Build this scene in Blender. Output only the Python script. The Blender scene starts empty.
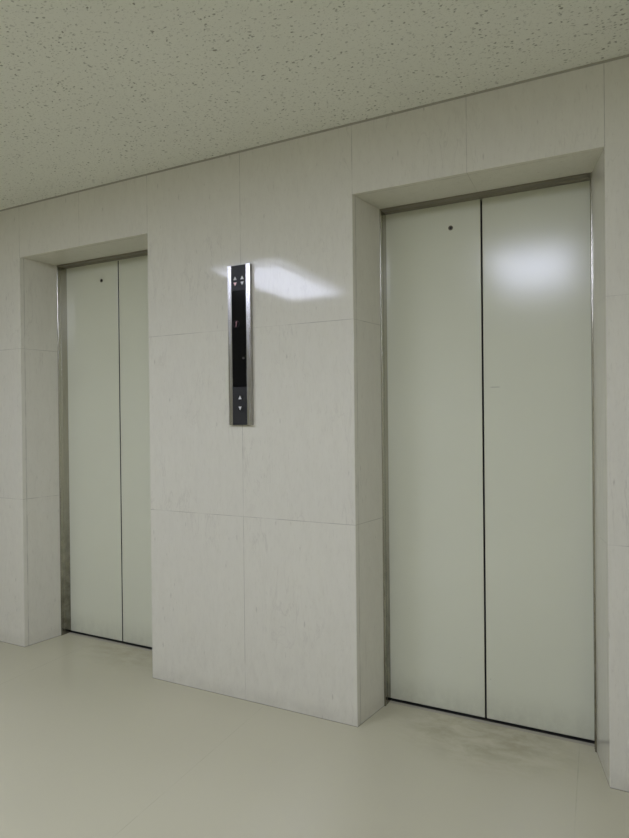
import bpy, bmesh, math, random
from mathutils import Vector, Matrix
random.seed(7)
S = bpy.context.scene
COL = S.collection

# ------------------------------------------------------------------ camera, world, exposure
YAW, PITCH, ROLL, FPX = 0.4537, -0.0045, -0.0106, 584.0
CAMPOS = Vector((0.0, -2.141, 1.232))
fw = Vector((-math.sin(YAW) * math.cos(PITCH), math.cos(YAW) * math.cos(PITCH), math.sin(PITCH)))
r0 = fw.cross(Vector((0, 0, 1))).normalized()
u0 = r0.cross(fw)
rr = r0 * math.cos(ROLL) + u0 * math.sin(ROLL)
uu = rr.cross(fw)
cd = bpy.data.cameras.new('camera')
cam = bpy.data.objects.new('camera', cd)
COL.objects.link(cam)
cam.matrix_world = Matrix(((rr.x, uu.x, -fw.x, CAMPOS.x), (rr.y, uu.y, -fw.y, CAMPOS.y),
                           (rr.z, uu.z, -fw.z, CAMPOS.z), (0, 0, 0, 1)))
cd.sensor_fit = 'HORIZONTAL'
cd.sensor_width = 36.0
cd.lens = FPX / 629 * 36
cd.clip_start = 0.02
S.camera = cam

W = bpy.data.worlds.new('world')
S.world = W
W.use_nodes = True
W.node_tree.nodes['Background'].inputs[0].default_value = (0.8, 0.85, 0.8, 1)
W.node_tree.nodes['Background'].inputs[1].default_value = 0.02
S.view_settings.view_transform = 'Standard'
S.view_settings.look = 'None'
S.view_settings.gamma = 1
S.view_settings.use_curve_mapping = False
S.view_settings.exposure = 0.0
LAMP = 12.55
LAMP_SIDE = 0.37                    # the lens sides give off less than its face
LAMP_COLOR = (0.95, 1.0, 1.27)

# ------------------------------------------------------------------ measures (metres)
LIFT_W = 0.890
A0, B0 = -0.868, -2.803            # left edges of the right and of the left lift recess
A1, B1 = A0 + LIFT_W, B0 + LIFT_W
H, C = 2.105, 2.383                # recess soffit, ceiling
SP, D = 0.0395, 0.209              # splay and depth of the stone reveal
DD = 0.268                         # face of the doors
JW = 0.047
Z1, Z2 = 1.615, 0.800              # bed joints of the stone slabs
XL, XR, YB = -8.7, 5.6, -4.4       # far walls

# ------------------------------------------------------------------ helpers
def tag(o, label, cat=None, kind=None, group=None):
    o['label'] = label
    if cat: o['category'] = cat
    if kind: o['kind'] = kind
    if group: o['group'] = group
    return o

def obj(name, bm, mat, parent=None, smooth=False):
    bmesh.ops.recalc_face_normals(bm, faces=bm.faces)
    me = bpy.data.meshes.new(name)
    bm.to_mesh(me); bm.free()
    for m in (mat if isinstance(mat, (list, tuple)) else [mat]):
        me.materials.append(m)
    if smooth:
        for p in me.polygons: p.use_smooth = True
    o = bpy.data.objects.new(name, me)
    COL.objects.link(o)
    if parent: o.parent = parent
    return o

def empty(name, loc=(0, 0, 0)):
    o = bpy.data.objects.new(name, None)
    o.location = loc
    o.empty_display_size = 0.1
    COL.objects.link(o)
    return o

def box(bm, x0, x1, y0, y1, z0, z1, bev=0.0, seg=2):
    v = [bm.verts.new(p) for p in ((x0, y0, z0), (x1, y0, z0), (x1, y1, z0), (x0, y1, z0),
                                   (x0, y0, z1), (x1, y0, z1), (x1, y1, z1), (x0, y1, z1))]
    f = [bm.faces.new([v[i] for i in q]) for q in ((0, 3, 2, 1), (4, 5, 6, 7), (0, 1, 5, 4), (1, 2, 6, 5), (2, 3, 7, 6), (3, 0, 4, 7))]
    if bev:
        es = {e for q in f for e in q.edges}
        bmesh.ops.bevel(bm, geom=list(es), offset=bev, segments=seg, profile=0.5, affect='EDGES')
    return f

def prism(bm, pts, z0, z1):
    """extrude an x,y outline from z0 to z1"""
    lo = [bm.verts.new((x, y, z0)) for x, y in pts]
    hi = [bm.verts.new((x, y, z1)) for x, y in pts]
    n = len(pts)
    bm.faces.new(lo[::-1]); bm.faces.new(hi)
    for i in range(n):
        bm.faces.new((lo[i], lo[(i + 1) % n], hi[(i + 1) % n], hi[i]))

def extr(bm, pts, axis, a, b):
    """extrude a 2D outline along x ('x': pts are y,z) or y ('y': pts are x,z)"""
    mk = (lambda p, t: (t, p[0], p[1])) if axis == 'x' else (lambda p, t: (p[0], t, p[1]))
    lo = [bm.verts.new(mk(p, a)) for p in pts]
    hi = [bm.verts.new(mk(p, b)) for p in pts]
    n = len(pts)
    bm.faces.new(lo[::-1]); bm.faces.new(hi)
    for i in range(n):
        bm.faces.new((lo[i], lo[(i + 1) % n], hi[(i + 1) % n], hi[i]))

def ring(bm, cx, cz, r0_, r1_, y0, y1, n=32):
    """annular disc standing in the x,z plane between y0 (front) and y1"""
    rows = []
    for rad, y in ((r1_, y1), (r1_, y0), (r0_, y0), (r0_, y1)):
        rows.append([bm.verts.new((cx + rad * math.cos(2 * math.pi * k / n), y, cz + rad * math.sin(2 * math.pi * k / n))) for k in range(n)])
    for a in range(4):
        R, Q = rows[a], rows[(a + 1) % 4]
        for k in range(n):
            bm.faces.new((R[k], R[(k + 1) % n], Q[(k + 1) % n], Q[k]))

def disc(bm, cx, cz, rad, y0, y1, n=32, cham=0.0):
    loops = [(rad, y1), (rad, y0 + cham), (rad - cham, y0)] if cham else [(rad, y1), (rad, y0)]
    rows = [[bm.verts.new((cx + r * math.cos(2 * math.pi * k / n), y, cz + r * math.sin(2 * math.pi * k / n))) for k in range(n)] for r, y in loops]
    for R, Q in zip(rows, rows[1:]):
        for k in range(n):
            bm.faces.new((R[k], R[(k + 1) % n], Q[(k + 1) % n], Q[k]))
    bm.faces.new(rows[0][::-1]); bm.faces.new(rows[-1])

# ------------------------------------------------------------------ node helpers
class NT:
    def __init__(s, name, rough=0.5, metal=0.0, spec=0.5, color=(0.5, 0.5, 0.5)):
        s.m = bpy.data.materials.new(name)
        s.m.use_nodes = True
        s.t = s.m.node_tree
        s.b = s.t.nodes['Principled BSDF']
        s.b.inputs['Base Color'].default_value = (*color, 1)
        s.b.inputs['Roughness'].default_value = rough
        s.b.inputs['Metallic'].default_value = metal
        s.b.inputs['Specular IOR Level'].default_value = spec
    def n(s, typ, **kw):
        nd = s.t.nodes.new(typ)
        for k, v in kw.items():
            if k.startswith('i_'):
                nd.inputs[k[2:].replace('_', ' ')].default_value = v
            else:
                setattr(nd, k, v)
        return nd
    def l(s, a, b): s.t.links.new(a, b)
    def val(s, x, sock):
        if isinstance(x, (int, float)): sock.default_value = x
        else: s.l(x, sock)
    def math(s, op, a, b=None, c=None, clamp=False):
        nd = s.n('ShaderNodeMath', operation=op, use_clamp=clamp)
        s.val(a, nd.inputs[0])
        if b is not None: s.val(b, nd.inputs[1])
        if c is not None: s.val(c, nd.inputs[2])
        return nd.outputs[0]
    def coord(s):
        tc = s.n('ShaderNodeTexCoord')
        return tc.outputs['Object']
    def xyz(s, co):
        x = s.n('ShaderNodeSeparateXYZ'); s.l(co, x.inputs[0])
        return x.outputs
    def scale(s, co, v, rot=(0, 0, 0), loc=(0, 0, 0)):
        mp = s.n('ShaderNodeMapping')
        mp.inputs['Scale'].default_value = v
        mp.inputs['Rotation'].default_value = rot
        mp.inputs['Location'].default_value = loc
        s.l(co, mp.inputs[0])
        return mp.outputs[0]
    def noise(s, co, sc, det=4, rough=0.55, dist=0.0):
        nd = s.n('ShaderNodeTexNoise')
        s.l(co, nd.inputs['Vector'])
        nd.inputs['Scale'].default_value = sc
        nd.inputs['Detail'].default_value = det
        nd.inputs['Roughness'].default_value = rough
        nd.inputs['Distortion'].default_value = dist
        return nd.outputs['Fac']
    def ramp(s, f, stops):
        nd = s.n('ShaderNodeValToRGB')
        s.l(f, nd.inputs[0])
        e = nd.color_ramp.elements
        while len(e) < len(stops): e.new(0.5)
        for k, (p, c) in zip(e, stops):
            k.position = p
            k.color = (*c, 1) if isinstance(c, tuple) else (c, c, c, 1)
        return nd.outputs[0]
    def mr(s, f, a, b, c=0.0, d=1.0, smooth=False):
        nd = s.n('ShaderNodeMapRange')
        if smooth: nd.interpolation_type = 'SMOOTHSTEP'
        s.l(f, nd.inputs[0])
        for i, v in enumerate((a, b, c, d)): nd.inputs[i + 1].default_value = v
        return nd.outputs[0]
    def mix(s, f, a, b, mode='MIX'):
        nd = s.n('ShaderNodeMix', data_type='RGBA', blend_type=mode)
        s.val(f, nd.inputs[0])
        for x, k in ((a, 6), (b, 7)):
            if isinstance(x, tuple): nd.inputs[k].default_value = (*x, 1)
            else: s.l(x, nd.inputs[k])
        return nd.outputs[2]
    def base(s, c): s.l(c, s.b.inputs['Base Color'])
    def rough(s, c): s.l(c, s.b.inputs['Roughness'])
    def bump(s, h, dist=0.001, strength=1.0):
        nd = s.n('ShaderNodeBump')
        nd.inputs['Distance'].default_value = dist
        nd.inputs['Strength'].default_value = strength
        s.l(h, nd.inputs['Height'])
        s.l(nd.outputs[0], s.b.inputs['Normal'])

def simple(name, color, rough=0.5, metal=0.0, spec=0.5):
    return NT(name, rough, metal, spec, color).m

# ------------------------------------------------------------------ materials
def stone():
    t = NT('polished_beige_stone', 0.12, 0, 0.36)
    co = t.coord(); X, Y, Z = t.xyz(co)
    # joints between slabs
    def line(sock, pos, w):
        d = t.math('ABSOLUTE', t.math('SUBTRACT', sock, pos))
        return t.mr(d, w * 0.45, w * 0.9, 1.0, 0.0)
    zc = t.math('LESS_THAN', Z, H - 0.001)
    hj = t.math('MAXIMUM', line(Z, Z1, 0.0015), line(Z, Z2, 0.0015))
    hj = t.math('MULTIPLY', hj, zc)
    mids = [(A0 + A1) / 2, (B0 + B1) / 2]
    front = t.math('LESS_THAN', Y, 0.0005)
    vj = line(X, (A0 + B1) / 2 - 0.002, 0.0014)
    for x in (A0 - 0.0005, A1 + 0.0005, B0 - 0.0005, B1 + 0.0005):
        above = t.math('GREATER_THAN', Z, H)
        vj = t.math('MAXIMUM', vj, t.math('MULTIPLY', line(X, x, 0.0016), above))
    for x in mids: vj = t.math('MAXIMUM', vj, line(X, x, 0.0013))
    for x in (B0 - 0.52, B0 - 1.04, A1 + 0.52, A1 + 1.04): vj = t.math('MAXIMUM', vj, line(X, x, 0.0014))
    edge = t.math('MULTIPLY', line(Y, 0.022, 0.0035), t.math('LESS_THAN', Z, H + 0.01))
    joint = t.math('MAXIMUM', t.math('MAXIMUM', hj, vj), t.math('MULTIPLY', edge, 0.55))
    breakup = t.mr(t.noise(co, 9, 3), 0.38, 0.6, 0.2, 1.0)
    joint = t.math('MULTIPLY', joint, breakup)
    # per-slab offset so that the grain does not run through joints
    zi = t.math('ADD', t.math('MULTIPLY', t.math('GREATER_THAN', Z, Z1), 3.7), t.math('MULTIPLY', t.math('GREATER_THAN', Z, Z2), 1.9))
    xi = t.math('MULTIPLY', t.math('FLOOR', t.math('DIVIDE', t.math('ADD', X, 1.395 + 5.2), 0.52)), 2.3)
    cv = t.n('ShaderNodeCombineXYZ'); t.l(xi, cv.inputs[0]); t.l(zi, cv.inputs[1]); t.l(xi, cv.inputs[2])
    va = t.n('ShaderNodeVectorMath', operation='ADD'); t.l(co, va.inputs[0]); t.l(cv.outputs[0], va.inputs[1])
    g = va.outputs[0]
    # diagonal coordinate so that the same vertical grain shows on front and reveals
    gs = t.scale(g, (1, 1, 0.33))
    n1 = t.noise(gs, 30, 6, 0.7, 0.2)
    n2 = t.noise(t.scale(g, (1, 1, 0.2)), 130, 4, 0.7, 0.3)
    n3 = t.noise(t.scale(g, (1, 1, 0.35)), 2.3, 3)
    base = t.ramp(n1, [(0.25, (0.690, 0.668, 0.560)), (0.52, (0.722, 0.700, 0.590)), (0.80, (0.745, 0.724, 0.616))])
    base = t.mix(t.mr(n2, 0.55, 0.8, 0, 0.7), base, (0.58, 0.55, 0.45))
    base = t.mix(t.mr(n3, 0.35, 0.7, 0, 0.30), base, (0.68, 0.655, 0.565))
    # thin wandering veins
    w = t.noise(t.scale(g, (1, 1, 0.22)), 9, 5, 0.6, 0.9)
    vein = t.mr(t.math('ABSOLUTE', t.math('SUBTRACT', w, 0.5)), 0.0, 0.012, 1, 0)
    vein = t.math('MULTIPLY', vein, t.mr(t.noise(g, 3.1, 2), 0.48, 0.66, 0, 0.35))
    base = t.mix(vein, base, (0.48, 0.45, 0.38))
    # little pits
    vo = t.n('ShaderNodeTexVoronoi'); t.l(t.scale(g, (1, 1, 0.22)), vo.inputs['Vector']); vo.inputs['Scale'].default_value = 42
    pit = t.mr(vo.outputs['Distance'], 0.05, 0.16, 0.6, 0)
    base = t.mix(t.math('MULTIPLY', pit, t.mr(t.noise(co, 17, 2), 0.52, 0.62)), base, (0.44, 0.415, 0.34))
    # mop and scuff grime near the floor
    gr = t.math('MULTIPLY', t.mr(Z, 0.0, 0.085, 1, 0, True), t.mr(t.noise(t.scale(co, (1, 1, 1.6)), 9, 5, 0.65), 0.35, 0.7, 0.25, 0.9))
    base = t.mix(t.math('MULTIPLY', gr, 0.35), base, (0.36, 0.34, 0.27))
    gr2 = t.math('MULTIPLY', t.mr(Z, 0.0, 0.45, 1, 0, True), t.mr(t.noise(t.scale(co, (1, 1, 0.5)), 22, 5, 0.7), 0.5, 0.72, 0, 0.2))
    base = t.mix(gr2, base, (0.48, 0.455, 0.37))
    base = t.mix(t.mr(Z, 0.001, 0.004, 0.7, 0), base, (0.16, 0.15, 0.11))
    base = t.mix(t.math('MULTIPLY', joint, 0.75), base, (0.27, 0.25, 0.19))
    t.base(base)
    t.rough(t.math('ADD', t.mr(n2, 0.35, 0.75, 0.035, 0.12), t.math('MULTIPLY', joint, 0.3)))
    h = t.math('SUBTRACT', t.math('MULTIPLY', n2, 0.10), joint)
    t.bump(h, 0.0002, 0.3)
    return t.m

def ceiling_mat():
    t = NT('mineral_fibre_ceiling_board', 0.95, 0, 0.1)
    co = t.coord()
    vo = t.n('ShaderNodeTexVoronoi', feature='F1'); vo.inputs['Scale'].default_value = 84
    wob = t.n('ShaderNodeTexNoise'); t.l(co, wob.inputs['Vector']); wob.inputs['Scale'].default_value = 45
    wv = t.n('ShaderNodeVectorMath', operation='SCALE'); t.l(wob.outputs['Color'], wv.inputs[0]); wv.inputs['Scale'].default_value = 0.02
    wa = t.n('ShaderNodeVectorMath', operation='ADD'); t.l(co, wa.inputs[0]); t.l(wv.outputs[0], wa.inputs[1])
    t.l(t.scale(wa.outputs[0], (0.75, 1.15, 1)), vo.inputs['Vector'])
    cs = t.n('ShaderNodeSeparateColor'); t.l(vo.outputs['Color'], cs.inputs[0])
    size = t.mr(cs.outputs[0], 0.25, 1.0, 0.10, 0.42)
    s1 = t.math('MULTIPLY', t.mr(t.math('SUBTRACT', size, vo.outputs['Distance']), 0.0, 0.16, 0, 1), t.mr(cs.outputs[1], 0, 1, 0.35, 1.0))
    nz = t.noise(t.scale(co, (0.8, 1.2, 1)), 120, 3, 0.6, 0.6)
    s2 = t.mr(nz, 0.58, 0.72, 0, 0.6)
    fine = t.noise(co, 350, 2)
    broad = t.noise(co, 1.3, 3)
    hole = t.math('MAXIMUM', s1, s2)
    base = t.mix(t.mr(fine, 0.3, 0.7), (0.86, 0.865, 0.76), (0.90, 0.905, 0.80))
    base = t.mix(t.mr(broad, 0.4, 0.65, 0, 0.25), base, (0.82, 0.82, 0.72))
    base = t.mix(t.math('MULTIPLY', hole, 0.9), base, (0.30, 0.29, 0.22))
    t.base(base)
    t.bump(t.math('SUBTRACT', t.math('MULTIPLY', fine, 0.25), hole), 0.0015, 0.8)
    return t.m

def floor_mat():
    t = NT('waxed_cream_vinyl', 0.3, 0, 0.5)
    co = t.coord(); X, Y, Z = t.xyz(co)
    def seam(sock, pos, w):
        return t.mr(t.math('ABSOLUTE', t.math('SUBTRACT', sock, pos)), w * 0.4, w, 1, 0)
    j = seam(X, -0.075, 0.0022)
    for x in (-1.295, -2.515, -3.735, 1.145): j = t.math('MAXIMUM', j, seam(X, x, 0.0016))
    j = t.math('MULTIPLY', j, t.mr(t.noise(co, 7, 3), 0.42, 0.6, 0.1, 0.75))
    cz = t.scale(co, (1, 1, 1), loc=(0, 0, 0.37))
    n1 = t.noise(cz, 1.3, 1, 0.5)
    n2 = t.noise(cz, 6, 2, 0.5)
    n3 = t.noise(co, 160, 2)
    base = t.mix(t.mr(n1, 0.35, 0.7), (0.575, 0.548, 0.395), (0.535, 0.508, 0.362))
    base = t.mix(t.mr(n2, 0.4, 0.8, 0, 0.12), base, (0.53, 0.50, 0.37))
    base = t.mix(t.mr(n3, 0.5, 0.75, 0, 0.06), base, (0.5, 0.49, 0.41))
    # worn, dirty patches in front of each lift
    def patch(cx, cy, rx, ry):
        a = t.math('DIVIDE', t.math('SUBTRACT', X, cx), rx); b = t.math('DIVIDE', t.math('SUBTRACT', Y, cy), ry)
        d = t.math('SQRT', t.math('ADD', t.math('MULTIPLY', a, a), t.math('MULTIPLY', b, b)))
        return t.mr(d, 0.25, 1.0, 1, 0, True)
    pt = t.math('MAXIMUM', patch(-0.40, 0.18, 0.48, 0.34), t.math('MULTIPLY', patch(-2.2, 0.24, 0.5, 0.30), 0.8))
    dirt = t.math('MULTIPLY', pt, t.mr(t.noise(t.scale(cz, (0.7, 1.3, 1)), 11, 6, 0.7, 0.3), 0.36, 0.62, 0.15, 1.0))
    base = t.mix(t.math('MULTIPLY', dirt, 0.55), base, (0.31, 0.275, 0.17))
    sc = t.noise(t.scale(co, (0.25, 1, 1), rot=(0, 0, 0.5)), 30, 3, 0.5, 1.2)
    scr = t.math('MULTIPLY', t.mr(t.math('ABSOLUTE', t.math('SUBTRACT', sc, 0.5)), 0, 0.006, 1, 0), t.mr(t.noise(co, 2.7, 2), 0.6, 0.75, 0, 0.0))
    base = t.mix(scr, base, (0.42, 0.40, 0.33))
    base = t.mix(t.math('MULTIPLY', j, 0.55), base, (0.30, 0.285, 0.22))
    t.base(base)
    t.rough(t.mr(n1, 0.3, 0.75, 0.20, 0.26))
    t.bump(t.math('MULTIPLY', j, -0.1), 0.002, 0.1)
    return t.m

def door_paint():
    t = NT('pale_green_satin_paint', 0.18, 0, 0.60)
    co = t.coord(); X, Y, Z = t.xyz(co)
    n1 = t.noise(co, 2.2, 4)
    base = t.mix(t.mr(n1, 0.35, 0.7), (0.705, 0.715, 0.565), (0.690, 0.700, 0.550))
    st = t.math('MULTIPLY', t.mr(Z, 0.0, 0.16, 1, 0, True), t.mr(t.noise(t.scale(co, (1, 1, 0.6)), 24, 6, 0.75), 0.3, 0.7, 0.3, 1))
    base = t.mix(t.math('MULTIPLY', st, 0.4), base, (0.34, 0.34, 0.25))
    sp = t.mr(t.noise(co, 75, 2, 0.5), 0.74, 0.79, 0, 0.45)
    base = t.mix(t.math('MULTIPLY', sp, t.mr(Z, 0.1, 1.0, 1, 0)), base, (0.28, 0.27, 0.2))
    # one short horizontal scuff on the right leaf of the near lift
    gp = t.n('ShaderNodeNewGeometry'); GX = t.xyz(gp.outputs['Position'])[0]
    sx = t.mr(t.math('ABSOLUTE', t.math('SUBTRACT', GX, -0.372)), 0.012, 0.022, 1, 0)
    sz = t.mr(t.math('ABSOLUTE', t.math('SUBTRACT', Z, 1.341)), 0.0008, 0.0025, 1, 0)
    base = t.mix(t.math('MULTIPLY', t.math('MULTIPLY', sx, sz), 0.45), base, (0.25, 0.25, 0.19))
    t.base(base)
    t.bump(t.noise(co, 1.4, 2), 0.004, 0.10)
    return t.m

def steel(name, col=(0.50, 0.49, 0.46), rough=0.28, grime=0.0):
    t = NT(name, rough, 1.0, 0.5, col)
    co = t.coord(); X, Y, Z = t.xyz(co)
    n = t.noise(t.scale(co, (40, 40, 1.2)), 6, 3)
    c = t.mix(t.mr(n, 0.3, 0.7), tuple(0.93 * k for k in col), tuple(min(1, 1.05 * k) for k in col))
    if grime:
        g = t.math('MULTIPLY', t.mr(Z, 0.0, 1.1, grime, 0, True), t.mr(t.noise(co, 18, 6, 0.7), 0.3, 0.65, 0.3, 1))
        c = t.mix(g, c, (0.12, 0.11, 0.08))
    t.base(c)
    t.rough(t.mr(n, 0.3, 0.7, rough - 0.04, rough + 0.06))
    return t.m

M_STONE, M_CEIL, M_FLOOR, M_DOOR = stone(), ceiling_mat(), floor_mat(), door_paint()
M_JAMB = steel('brushed_stainless_jamb', (0.50, 0.48, 0.42), 0.2, 0.85)
M_STEEL = steel('brushed_stainless_panel', (0.44, 0.43, 0.41), 0.24)
M_HEAD = simple('dulled_steel_header', (0.27, 0.25, 0.20), 0.42, 0.8)
M_SILL = simple('worn_aluminium_sill', (0.40, 0.375, 0.29), 0.55, 0.25)
M_RUBBER = simple('black_rubber', (0.018, 0.018, 0.015), 0.6)
M_DARK = simple('unlit_shaft', (0.012, 0.012, 0.010), 0.8)
M_TRIM = simple('olive_grey_edge_trim', (0.36, 0.345, 0.27), 0.6)
M_PLATE = simple('charcoal_plastic_faceplate', (0.030, 0.030, 0.031), 0.42, 0, 0.25)
M_GLASS = simple('black_smoked_display', (0.004, 0.004, 0.005), 0.10, 0, 0.2)
M_BLACK = simple('black_recess', (0.004, 0.004, 0.004), 0.5)
M_BRASS = simple('dark_brass_keyway', (0.16, 0.14, 0.09), 0.35, 1.0)
M_WHITE = simple('white_arrow_lens', (0.72, 0.72, 0.72), 0.35)
M_GREYLENS = simple('grey_arrow_lens', (0.60, 0.60, 0.58), 0.35)
M_PINK = simple('pinkish_arrow_lens', (0.85, 0.65, 0.66), 0.35)
M_REDDIM = simple('dim_red_segment', (0.30, 0.045, 0.05), 0.3)
M_GREYDIM = simple('grey_segment', (0.11, 0.10, 0.10), 0.3)
M_PAINT = NT('off_white_wall_paint', 0.6, 0, 0.3, (0.80, 0.78, 0.63)).m
M_WHITEMET = simple('white_enamel', (0.78, 0.79, 0.76), 0.4)
em = NT('opal_lamp_diffuser', 0.4, 0, 0.3, (0.8, 0.8, 0.8))
em.b.inputs['Emission Color'].default_value = (*LAMP_COLOR, 1)
em.b.inputs['Emission Strength'].default_value = LAMP
M_EMIT = em.m
es = NT('ribbed_lens_side', 0.4, 0, 0.3, (0.8, 0.8, 0.8))
es.b.inputs['Emission Color'].default_value = (*LAMP_COLOR, 1)
es.b.inputs['Emission Strength'].default_value = LAMP * LAMP_SIDE
M_EMIT_SIDE = es.m
for m_, e_ in ((M_PINK, (0.9, 0.25, 0.3)), (M_REDDIM, (0.5, 0.03, 0.05))):
    b_ = m_.node_tree.nodes['Principled BSDF']
    b_.inputs['Emission Color'].default_value = (*e_, 1)
    b_.inputs['Emission Strength'].default_value = 0.12

# ------------------------------------------------------------------ room shell
bm = bmesh.new(); box(bm, XL - 0.2, XR + 0.2, YB - 0.2, 0.5, -0.12, 0.0)
tag(obj('floor', bm, M_FLOOR), 'cream waxed vinyl floor with faint seams and dirty patches before the lifts', 'floor', 'structure')
bm = bmesh.new(); box(bm, XL - 0.2, XR + 0.2, YB - 0.2, 0.5, C, C + 0.12)
tag(obj('ceiling', bm, M_CEIL), 'grey-green mineral fibre ceiling flecked with small dark pits', 'ceiling', 'structure')

bm = bmesh.new()
c = 0.0018
YBK = 0.5
def pier(xl, xr, left_open, right_open):
    """one stone pier; a side facing a recess is splayed and has a fine arris"""
    p = []
    if left_open: p += [(xl + -SP, YBK), (xl - SP, D), (xl, c), (xl + c, 0)]
    else: p += [(xl, YBK), (xl, 0)]
    if right_open: p += [(xr - c, 0), (xr, c), (xr + SP, D), (xr + SP, YBK)]
    else: p += [(xr, 0), (xr, YBK)]
    prism(bm, p, 0, H)
pier(XL, B0, False, True)
pier(B1, A0, True, True)
pier(A1, XR, True, False)
for xa, xb, ch in ((XL, B0, 0), (B0, B1, 1), (B1, A0, 0), (A0, A1, 1), (A1, XR, 0)):
    extr(bm, ([(0, H + c), (c, H)] if ch else [(0, H)]) + [(YBK, H), (YBK, C), (0, C)], 'x', xa, xb)
tag(obj('wall_back', bm, M_STONE), 'polished beige stone wall with splayed recesses around two lifts', 'wall', 'structure')
for nm, x0, x1, y0, y1, lab in (('wall_left', XL - 0.2, XL, YB - 0.2, 0.5, 'off-white painted wall at the left end of the lift lobby'),
                                ('wall_right', XR, XR + 0.2, YB - 0.2, 0.5, 'off-white painted wall at the right end of the lift lobby'),
                                ('wall_front', XL, XR, YB - 0.2, YB, 'off-white painted wall opposite the lifts')):
    bm = bmesh.new(); box(bm, x0, x1, y0, y1, 0, C)
    tag(obj(nm, bm, M_PAINT), lab, 'wall', 'structure')
bm = bmesh.new(); extr(bm, [(-0.006, C), (-0.006, C - 0.0015), (-0.002, C - 0.006), (0, C - 0.006), (0, C)], 'x', XL, XR)
tag(obj('trim_1', bm, M_TRIM), 'thin dark edge trim where the ceiling meets the stone wall', 'trim', 'structure')

# ------------------------------------------------------------------ lift doors
def lift_door(num, x0, label):
    x1 = x0 + LIFT_W; xm = (x0 + x1) / 2 + (0.003 if num == 2 else -0.003)
    root = empty('door_%d' % num, (xm, DD, 0))
    tag(root, label, 'elevator door', 'structure')
    def put(name, bm, mat, lab=None, par=None):
        for v in bm.verts: v.co -= Vector((xm, DD, 0))
        o = obj(name, bm, mat, par or root)
        if lab: o['label'] = lab
        return o
    top, gap, bot = 2.096, 0.0034, 0.0080
    # leaves: pan-formed sheet with returned edges
    for s in (-1, 1):
        xa, xb = (x0 + JW - 0.03, xm - gap) if s < 0 else (xm + gap, x1 - JW + 0.03)
        bm = bmesh.new(); box(bm, xa, xb, DD, DD + 0.032, bot, top + 0.03, 0.0022, 2)
        leaf = put('door_panel', bm, M_DOOR)
        leaf['label'] = 'left sliding leaf with a small round keyhole' if s < 0 else 'right sliding leaf, plain'
        # rubber nosing along the meeting edge
        bm = bmesh.new(); e = xm - gap if s < 0 else xm + gap
        pts = [(e, DD + 0.0012), (e + (-s) * 0.0014, DD + 0.0022), (e + (-s) * 0.0016, DD + 0.026), (e, DD + 0.028)]
        prism(bm, pts, bot + 0.002, top)
        put('edge_seal', bm, M_RUBBER, 'black rubber edge strip', leaf)
        if s < 0:
            kx, kz = xm - 0.123, 2.000
            bm = bmesh.new(); ring(bm, kx, kz, 0.0058, 0.0098, DD - 0.0018, DD + 0.002)
            k = put('keyhole', bm, M_BRASS, 'dark round emergency keyhole', leaf)
            bm = bmesh.new(); disc(bm, kx, kz, 0.006, DD - 0.0006, DD + 0.002)
            put('key_slot', bm, M_BLACK, None, leaf)
    # jambs: a narrow front lip and a return to the door plane
    for s in (-1, 1):
        xo = x0 + SP if s < 0 else x1 - SP
        q = -s
        bm = bmesh.new()
        nose = [(xo + q * (0.0015 - 0.0045 * math.cos(math.pi * k / 14)), D + 0.0005 - 0.0045 * math.sin(math.pi * k / 14)) for k in range(15)]
        prism(bm, [(xo - q * 0.004, D + 0.003)] + nose + [
                   (xo + q * 0.0060, D + 0.016), (xo + q * 0.0072, D + 0.018), (xo + q * (JW - SP), DD - 0.001),
                   (xo + q * (JW - SP), DD + 0.045), (xo - q * 0.004, DD + 0.045)], 0, H + 0.0005)
        put('door_jamb', bm, M_JAMB, 'brushed steel jamb at the %s of the doors' % ('left' if s < 0 else 'right'))
    # head: lip, stepped underside, track slot over the leaves
    bm = bmesh.new()
    z = H
    extr(bm, [(D - 0.003, z + 0.002), (D - 0.003, z - 0.0045), (D - 0.001, z - 0.006), (D + 0.028, z - 0.006),
              (D + 0.030, z - 0.0025), (D + 0.034, z - 0.0025), (D + 0.036, z - 0.006), (DD - 0.006, z - 0.008), (DD - 0.003, z - 0.0075), (DD - 0.003, z + 0.002)],
         'x', x0 + SP, x1 - SP)
    put('door_header', bm, M_HEAD, 'brushed steel header strip over the doors')
    # sill with anti-slip ribs and guide groove
    pr = [(DD - 0.026, 0.0)]
    y = DD - 0.026
    pr += [(y + 0.001, 0.0008), (y + 0.005, 0.0010)]
    y += 0.005
    while y < DD - 0.004:
        pr += [(y + 0.0012, 0.0003), (y + 0.0030, 0.0003), (y + 0.0042, 0.0010), (y + 0.0056, 0.0010)]
        y += 0.0056
    pr += [(DD - 0.001, 0.0002), (DD + 0.04, 0.0002), (DD + 0.041, 0.0010), (DD + 0.10, 0.0010), (DD + 0.10, 0.0)]
    bm = bmesh.new(); extr(bm, pr, 'x', x0 + JW, x1 - JW)
    put('door_sill', bm, M_SILL, 'ribbed metal threshold')
    bm = bmesh.new(); box(bm, x0 + JW, x1 - JW, DD - 0.0065, DD + 0.042, 0.0001, 0.0014)  # shade of the gap below the leaves put in as a black strip
    put('dark_gap_strip', bm, M_RUBBER, 'black strip painting the shaded gap under the leaves')
    # unlit shaft side behind the leaves
    bm = bmesh.new(); box(bm, x0 + SP + 0.002, x1 - SP - 0.002, DD + 0.105, DD + 0.13, 0.0005, H - 0.001)
    put('shaft_panel', bm, M_DARK)
    return root
lift_door(1, B0, 'pale green two-leaf lift door in the far left recess, partly behind the pier')
lift_door(2, A0, 'pale green two-leaf lift door in the near right recess, with lamp glare')

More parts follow.
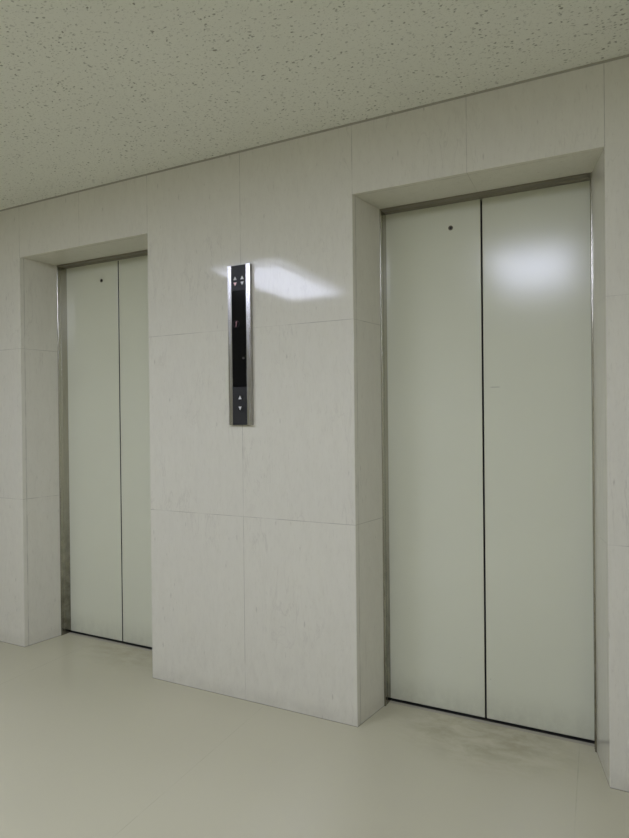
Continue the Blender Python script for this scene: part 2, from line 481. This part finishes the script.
# ------------------------------------------------------------------ call and indicator panel on the pier
PX0, PX1 = -1.4500, -1.3345          # faces, measured on the panel front
PT = 0.018                         # how far it stands off the stone
PZ0, PZ1 = 1.198, 1.888
xi0, xi1 = PX0 + 0.0200, PX1 - 0.0220
pan = empty('lift_call_panel', ((PX0 + PX1) / 2, 0, PZ0))
tag(pan, 'tall narrow black and steel lift call panel with arrows on the stone pier', 'call panel', 'thing')
OFF = Vector(((PX0 + PX1) / 2, 0, PZ0))
def part(name, bm, mat, lab=None, par=None):
    for v in bm.verts: v.co -= OFF
    o = obj(name, bm, mat, par or pan)
    if lab: o['label'] = lab
    return o
bm = bmesh.new(); box(bm, PX0 + 0.002, PX1 - 0.001, -PT + 0.004, 0.0, PZ0 + 0.001, PZ1 - 0.001)
part('housing', bm, M_PLATE, 'dark backing box')
for s in (-1, 1):
    bm = bmesh.new()
    if s < 0: pts = [(PX0, 0), (PX0, -PT + 0.001), (PX0 + 0.001, -PT), (xi0 - 0.001, -PT), (xi0, -PT + 0.001), (xi0, -0.001), (PX0 + 0.002, 0)]
    else: pts = [(PX1, 0), (PX1, -PT + 0.001), (PX1 - 0.001, -PT), (xi1 + 0.001, -PT), (xi1, -PT + 0.001), (xi1, -0.001), (PX1 - 0.002, 0)]
    prism(bm, pts, PZ0, PZ1)
    part('side_strip', bm, M_STEEL, 'brushed steel strip down the %s side' % ('left' if s < 0 else 'right'))
yf = -PT + 0.0015
ZA, ZB = 1.779, 1.363
bm = bmesh.new(); box(bm, xi0, xi1, yf, -0.002, ZA + 0.0006, PZ1 - 0.0005, 0.0006, 1)
lantern = part('lantern_plate', bm, M_PLATE, 'charcoal plate with four direction arrows')
bm = bmesh.new(); box(bm, xi0, xi1, yf + 0.0005, -0.002, ZB + 0.0006, ZA - 0.0006, 0.0004, 1)
disp = part('display_window', bm, M_GLASS, 'long black smoked window')
bm = bmesh.new(); box(bm, xi0, xi1, yf, -0.002, PZ0 + 0.0005, ZB - 0.0006, 0.0006, 1)
bplate = part('button_plate', bm, M_PLATE, 'charcoal plate with two call buttons')
def tri(bm, cx, cz, w, h, up, y0, y1):
    s = 1 if up else -1
    extr(bm, [(cx - w / 2, cz - s * h / 2), (cx + w / 2, cz - s * h / 2), (cx, cz + s * h / 2)], 'y', y0, y1)
xl, xr = xi0 + 0.0190, xi1 - 0.0185
for cx, cz, up, m, lab in ((xl, 1.8325, True, M_GREYLENS, 'grey up arrow, left pair'), (xl, 1.8065, False, M_PINK, 'pinkish lit down arrow, left pair'),
                           (xr, 1.8325, True, M_WHITE, 'white up arrow, right pair'), (xr, 1.8070, False, M_WHITE, 'white down arrow, right pair')):
    bm = bmesh.new(); tri(bm, cx, cz, 0.0165, 0.0150, up, yf - 0.001, yf + 0.001)
    part('arrow', bm, m, lab, lantern)
kx = (xi0 + xi1) / 2 - 0.001
bm = bmesh.new(); ring(bm, kx, 1.872, 0.0030, 0.0065, yf - 0.001, yf + 0.001, 24)
part('keyhole', bm, M_BLACK, None, lantern)
for cz, up in ((1.3170, True), (1.2700, False)):
    cx = (xi0 + xi1) / 2 + 0.003
    bm = bmesh.new(); disc(bm, cx, cz, 0.0150, yf - 0.0030, yf + 0.001, 40, 0.001)
    b = part('button', bm, M_BLACK, 'round black %s button' % ('up' if up else 'down'), bplate)
    bm = bmesh.new(); tri(bm, cx, cz, 0.0150, 0.0155, up, yf - 0.0042, yf - 0.0025)
    # the arrow is the button's own mark
    for v in bm.verts: v.co -= OFF
    arrow_me = obj('button_arrow', bm, M_WHITE, bplate)
    arrow_me['label'] = 'pale %s arrow on the button' % ('up' if up else 'down')
# floor number glimmering in the display: a dim red 1 for the left lift, a grey one lower for the right lift
bm = bmesh.new(); yv = yf + 0.0002
extr(bm, [(xl + 0.000, 1.6240), (xl + 0.0035, 1.6240), (xl + 0.0080, 1.6470), (xl + 0.0045, 1.6470)], 'y', yv - 0.0006, yv + 0.001)
extr(bm, [(xl + 0.0045, 1.6470), (xl + 0.0055, 1.6430), (xl - 0.0010, 1.6375), (xl - 0.0010, 1.6405)], 'y', yv - 0.0005, yv + 0.001)
part('floor_number', bm, simple('pale_segment', (0.40, 0.20, 0.22), 0.3), 'faint pale figure 1', disp)
bm = bmesh.new()
ring(bm, xl + 0.003, 1.635, 0.0150, 0.0162, yv - 0.0003, yv + 0.001, 32)
part('number_ring', bm, simple('very_dim_red', (0.022, 0.008, 0.014), 0.3), 'very dim red ring', disp)
bm = bmesh.new(); disc(bm, xr + 0.002, 1.4855, 0.0042, yv - 0.0005, yv + 0.001, 20)
part('indicator_dot', bm, M_GREYDIM, 'small grey dot', disp)

# ------------------------------------------------------------------ ceiling lights (outside the frame): two seen as reflections, two added as unseen fill
def ceiling_light(x, label):
    r = empty('ceiling_light', (x, -2.14, C))
    tag(r, label, 'ceiling light', 'thing', 'flush lights in a row along the lobby ceiling')
    w, l = 0.315, 0.645
    def loft(name, prof, mat, idx=None):
        bm = bmesh.new()
        rows = []
        for sx, sy in ((-1, -1), (1, -1), (1, 1), (-1, 1)):
            rows.append([bm.verts.new((sx * (w - d), sy * (l - d), z)) for d, z in prof])
        for i in range(4):
            R, Q = rows[i], rows[(i + 1) % 4]
            for k in range(len(prof) - 1):
                f = bm.faces.new((R[k], R[k + 1], Q[k + 1], Q[k]))
                f.material_index = 1 if idx else 0
        f = bm.faces.new([q[-1] for q in rows]); f.material_index = 0
        f = bm.faces.new([q[0] for q in rows][::-1]); f.material_index = 0
        return obj(name, bm, mat, r)
    loft('frame', [(0, 0), (0, -0.010), (0.004, -0.013), (0.016, -0.013)], M_WHITEMET)
    loft('diffuser', [(0.014, -0.0135), (0.040, -0.042), (0.052, -0.050), (0.064, -0.052)], [M_EMIT, M_EMIT_SIDE], 1)
    return r
ceiling_light(-2.355, 'white framed ceiling light mirrored in the stone pier')
ceiling_light(-0.445, 'white framed ceiling light mirrored in the near right lift door')
ceiling_light(-7.7, 'added unseen fill light off to the left, built like the ceiling lights')  # unseen lamp added to raise the bounce light
ceiling_light(4.6, 'added unseen fill light off to the right, built like the ceiling lights')  # unseen lamp added to brighten the right-facing stone reveals
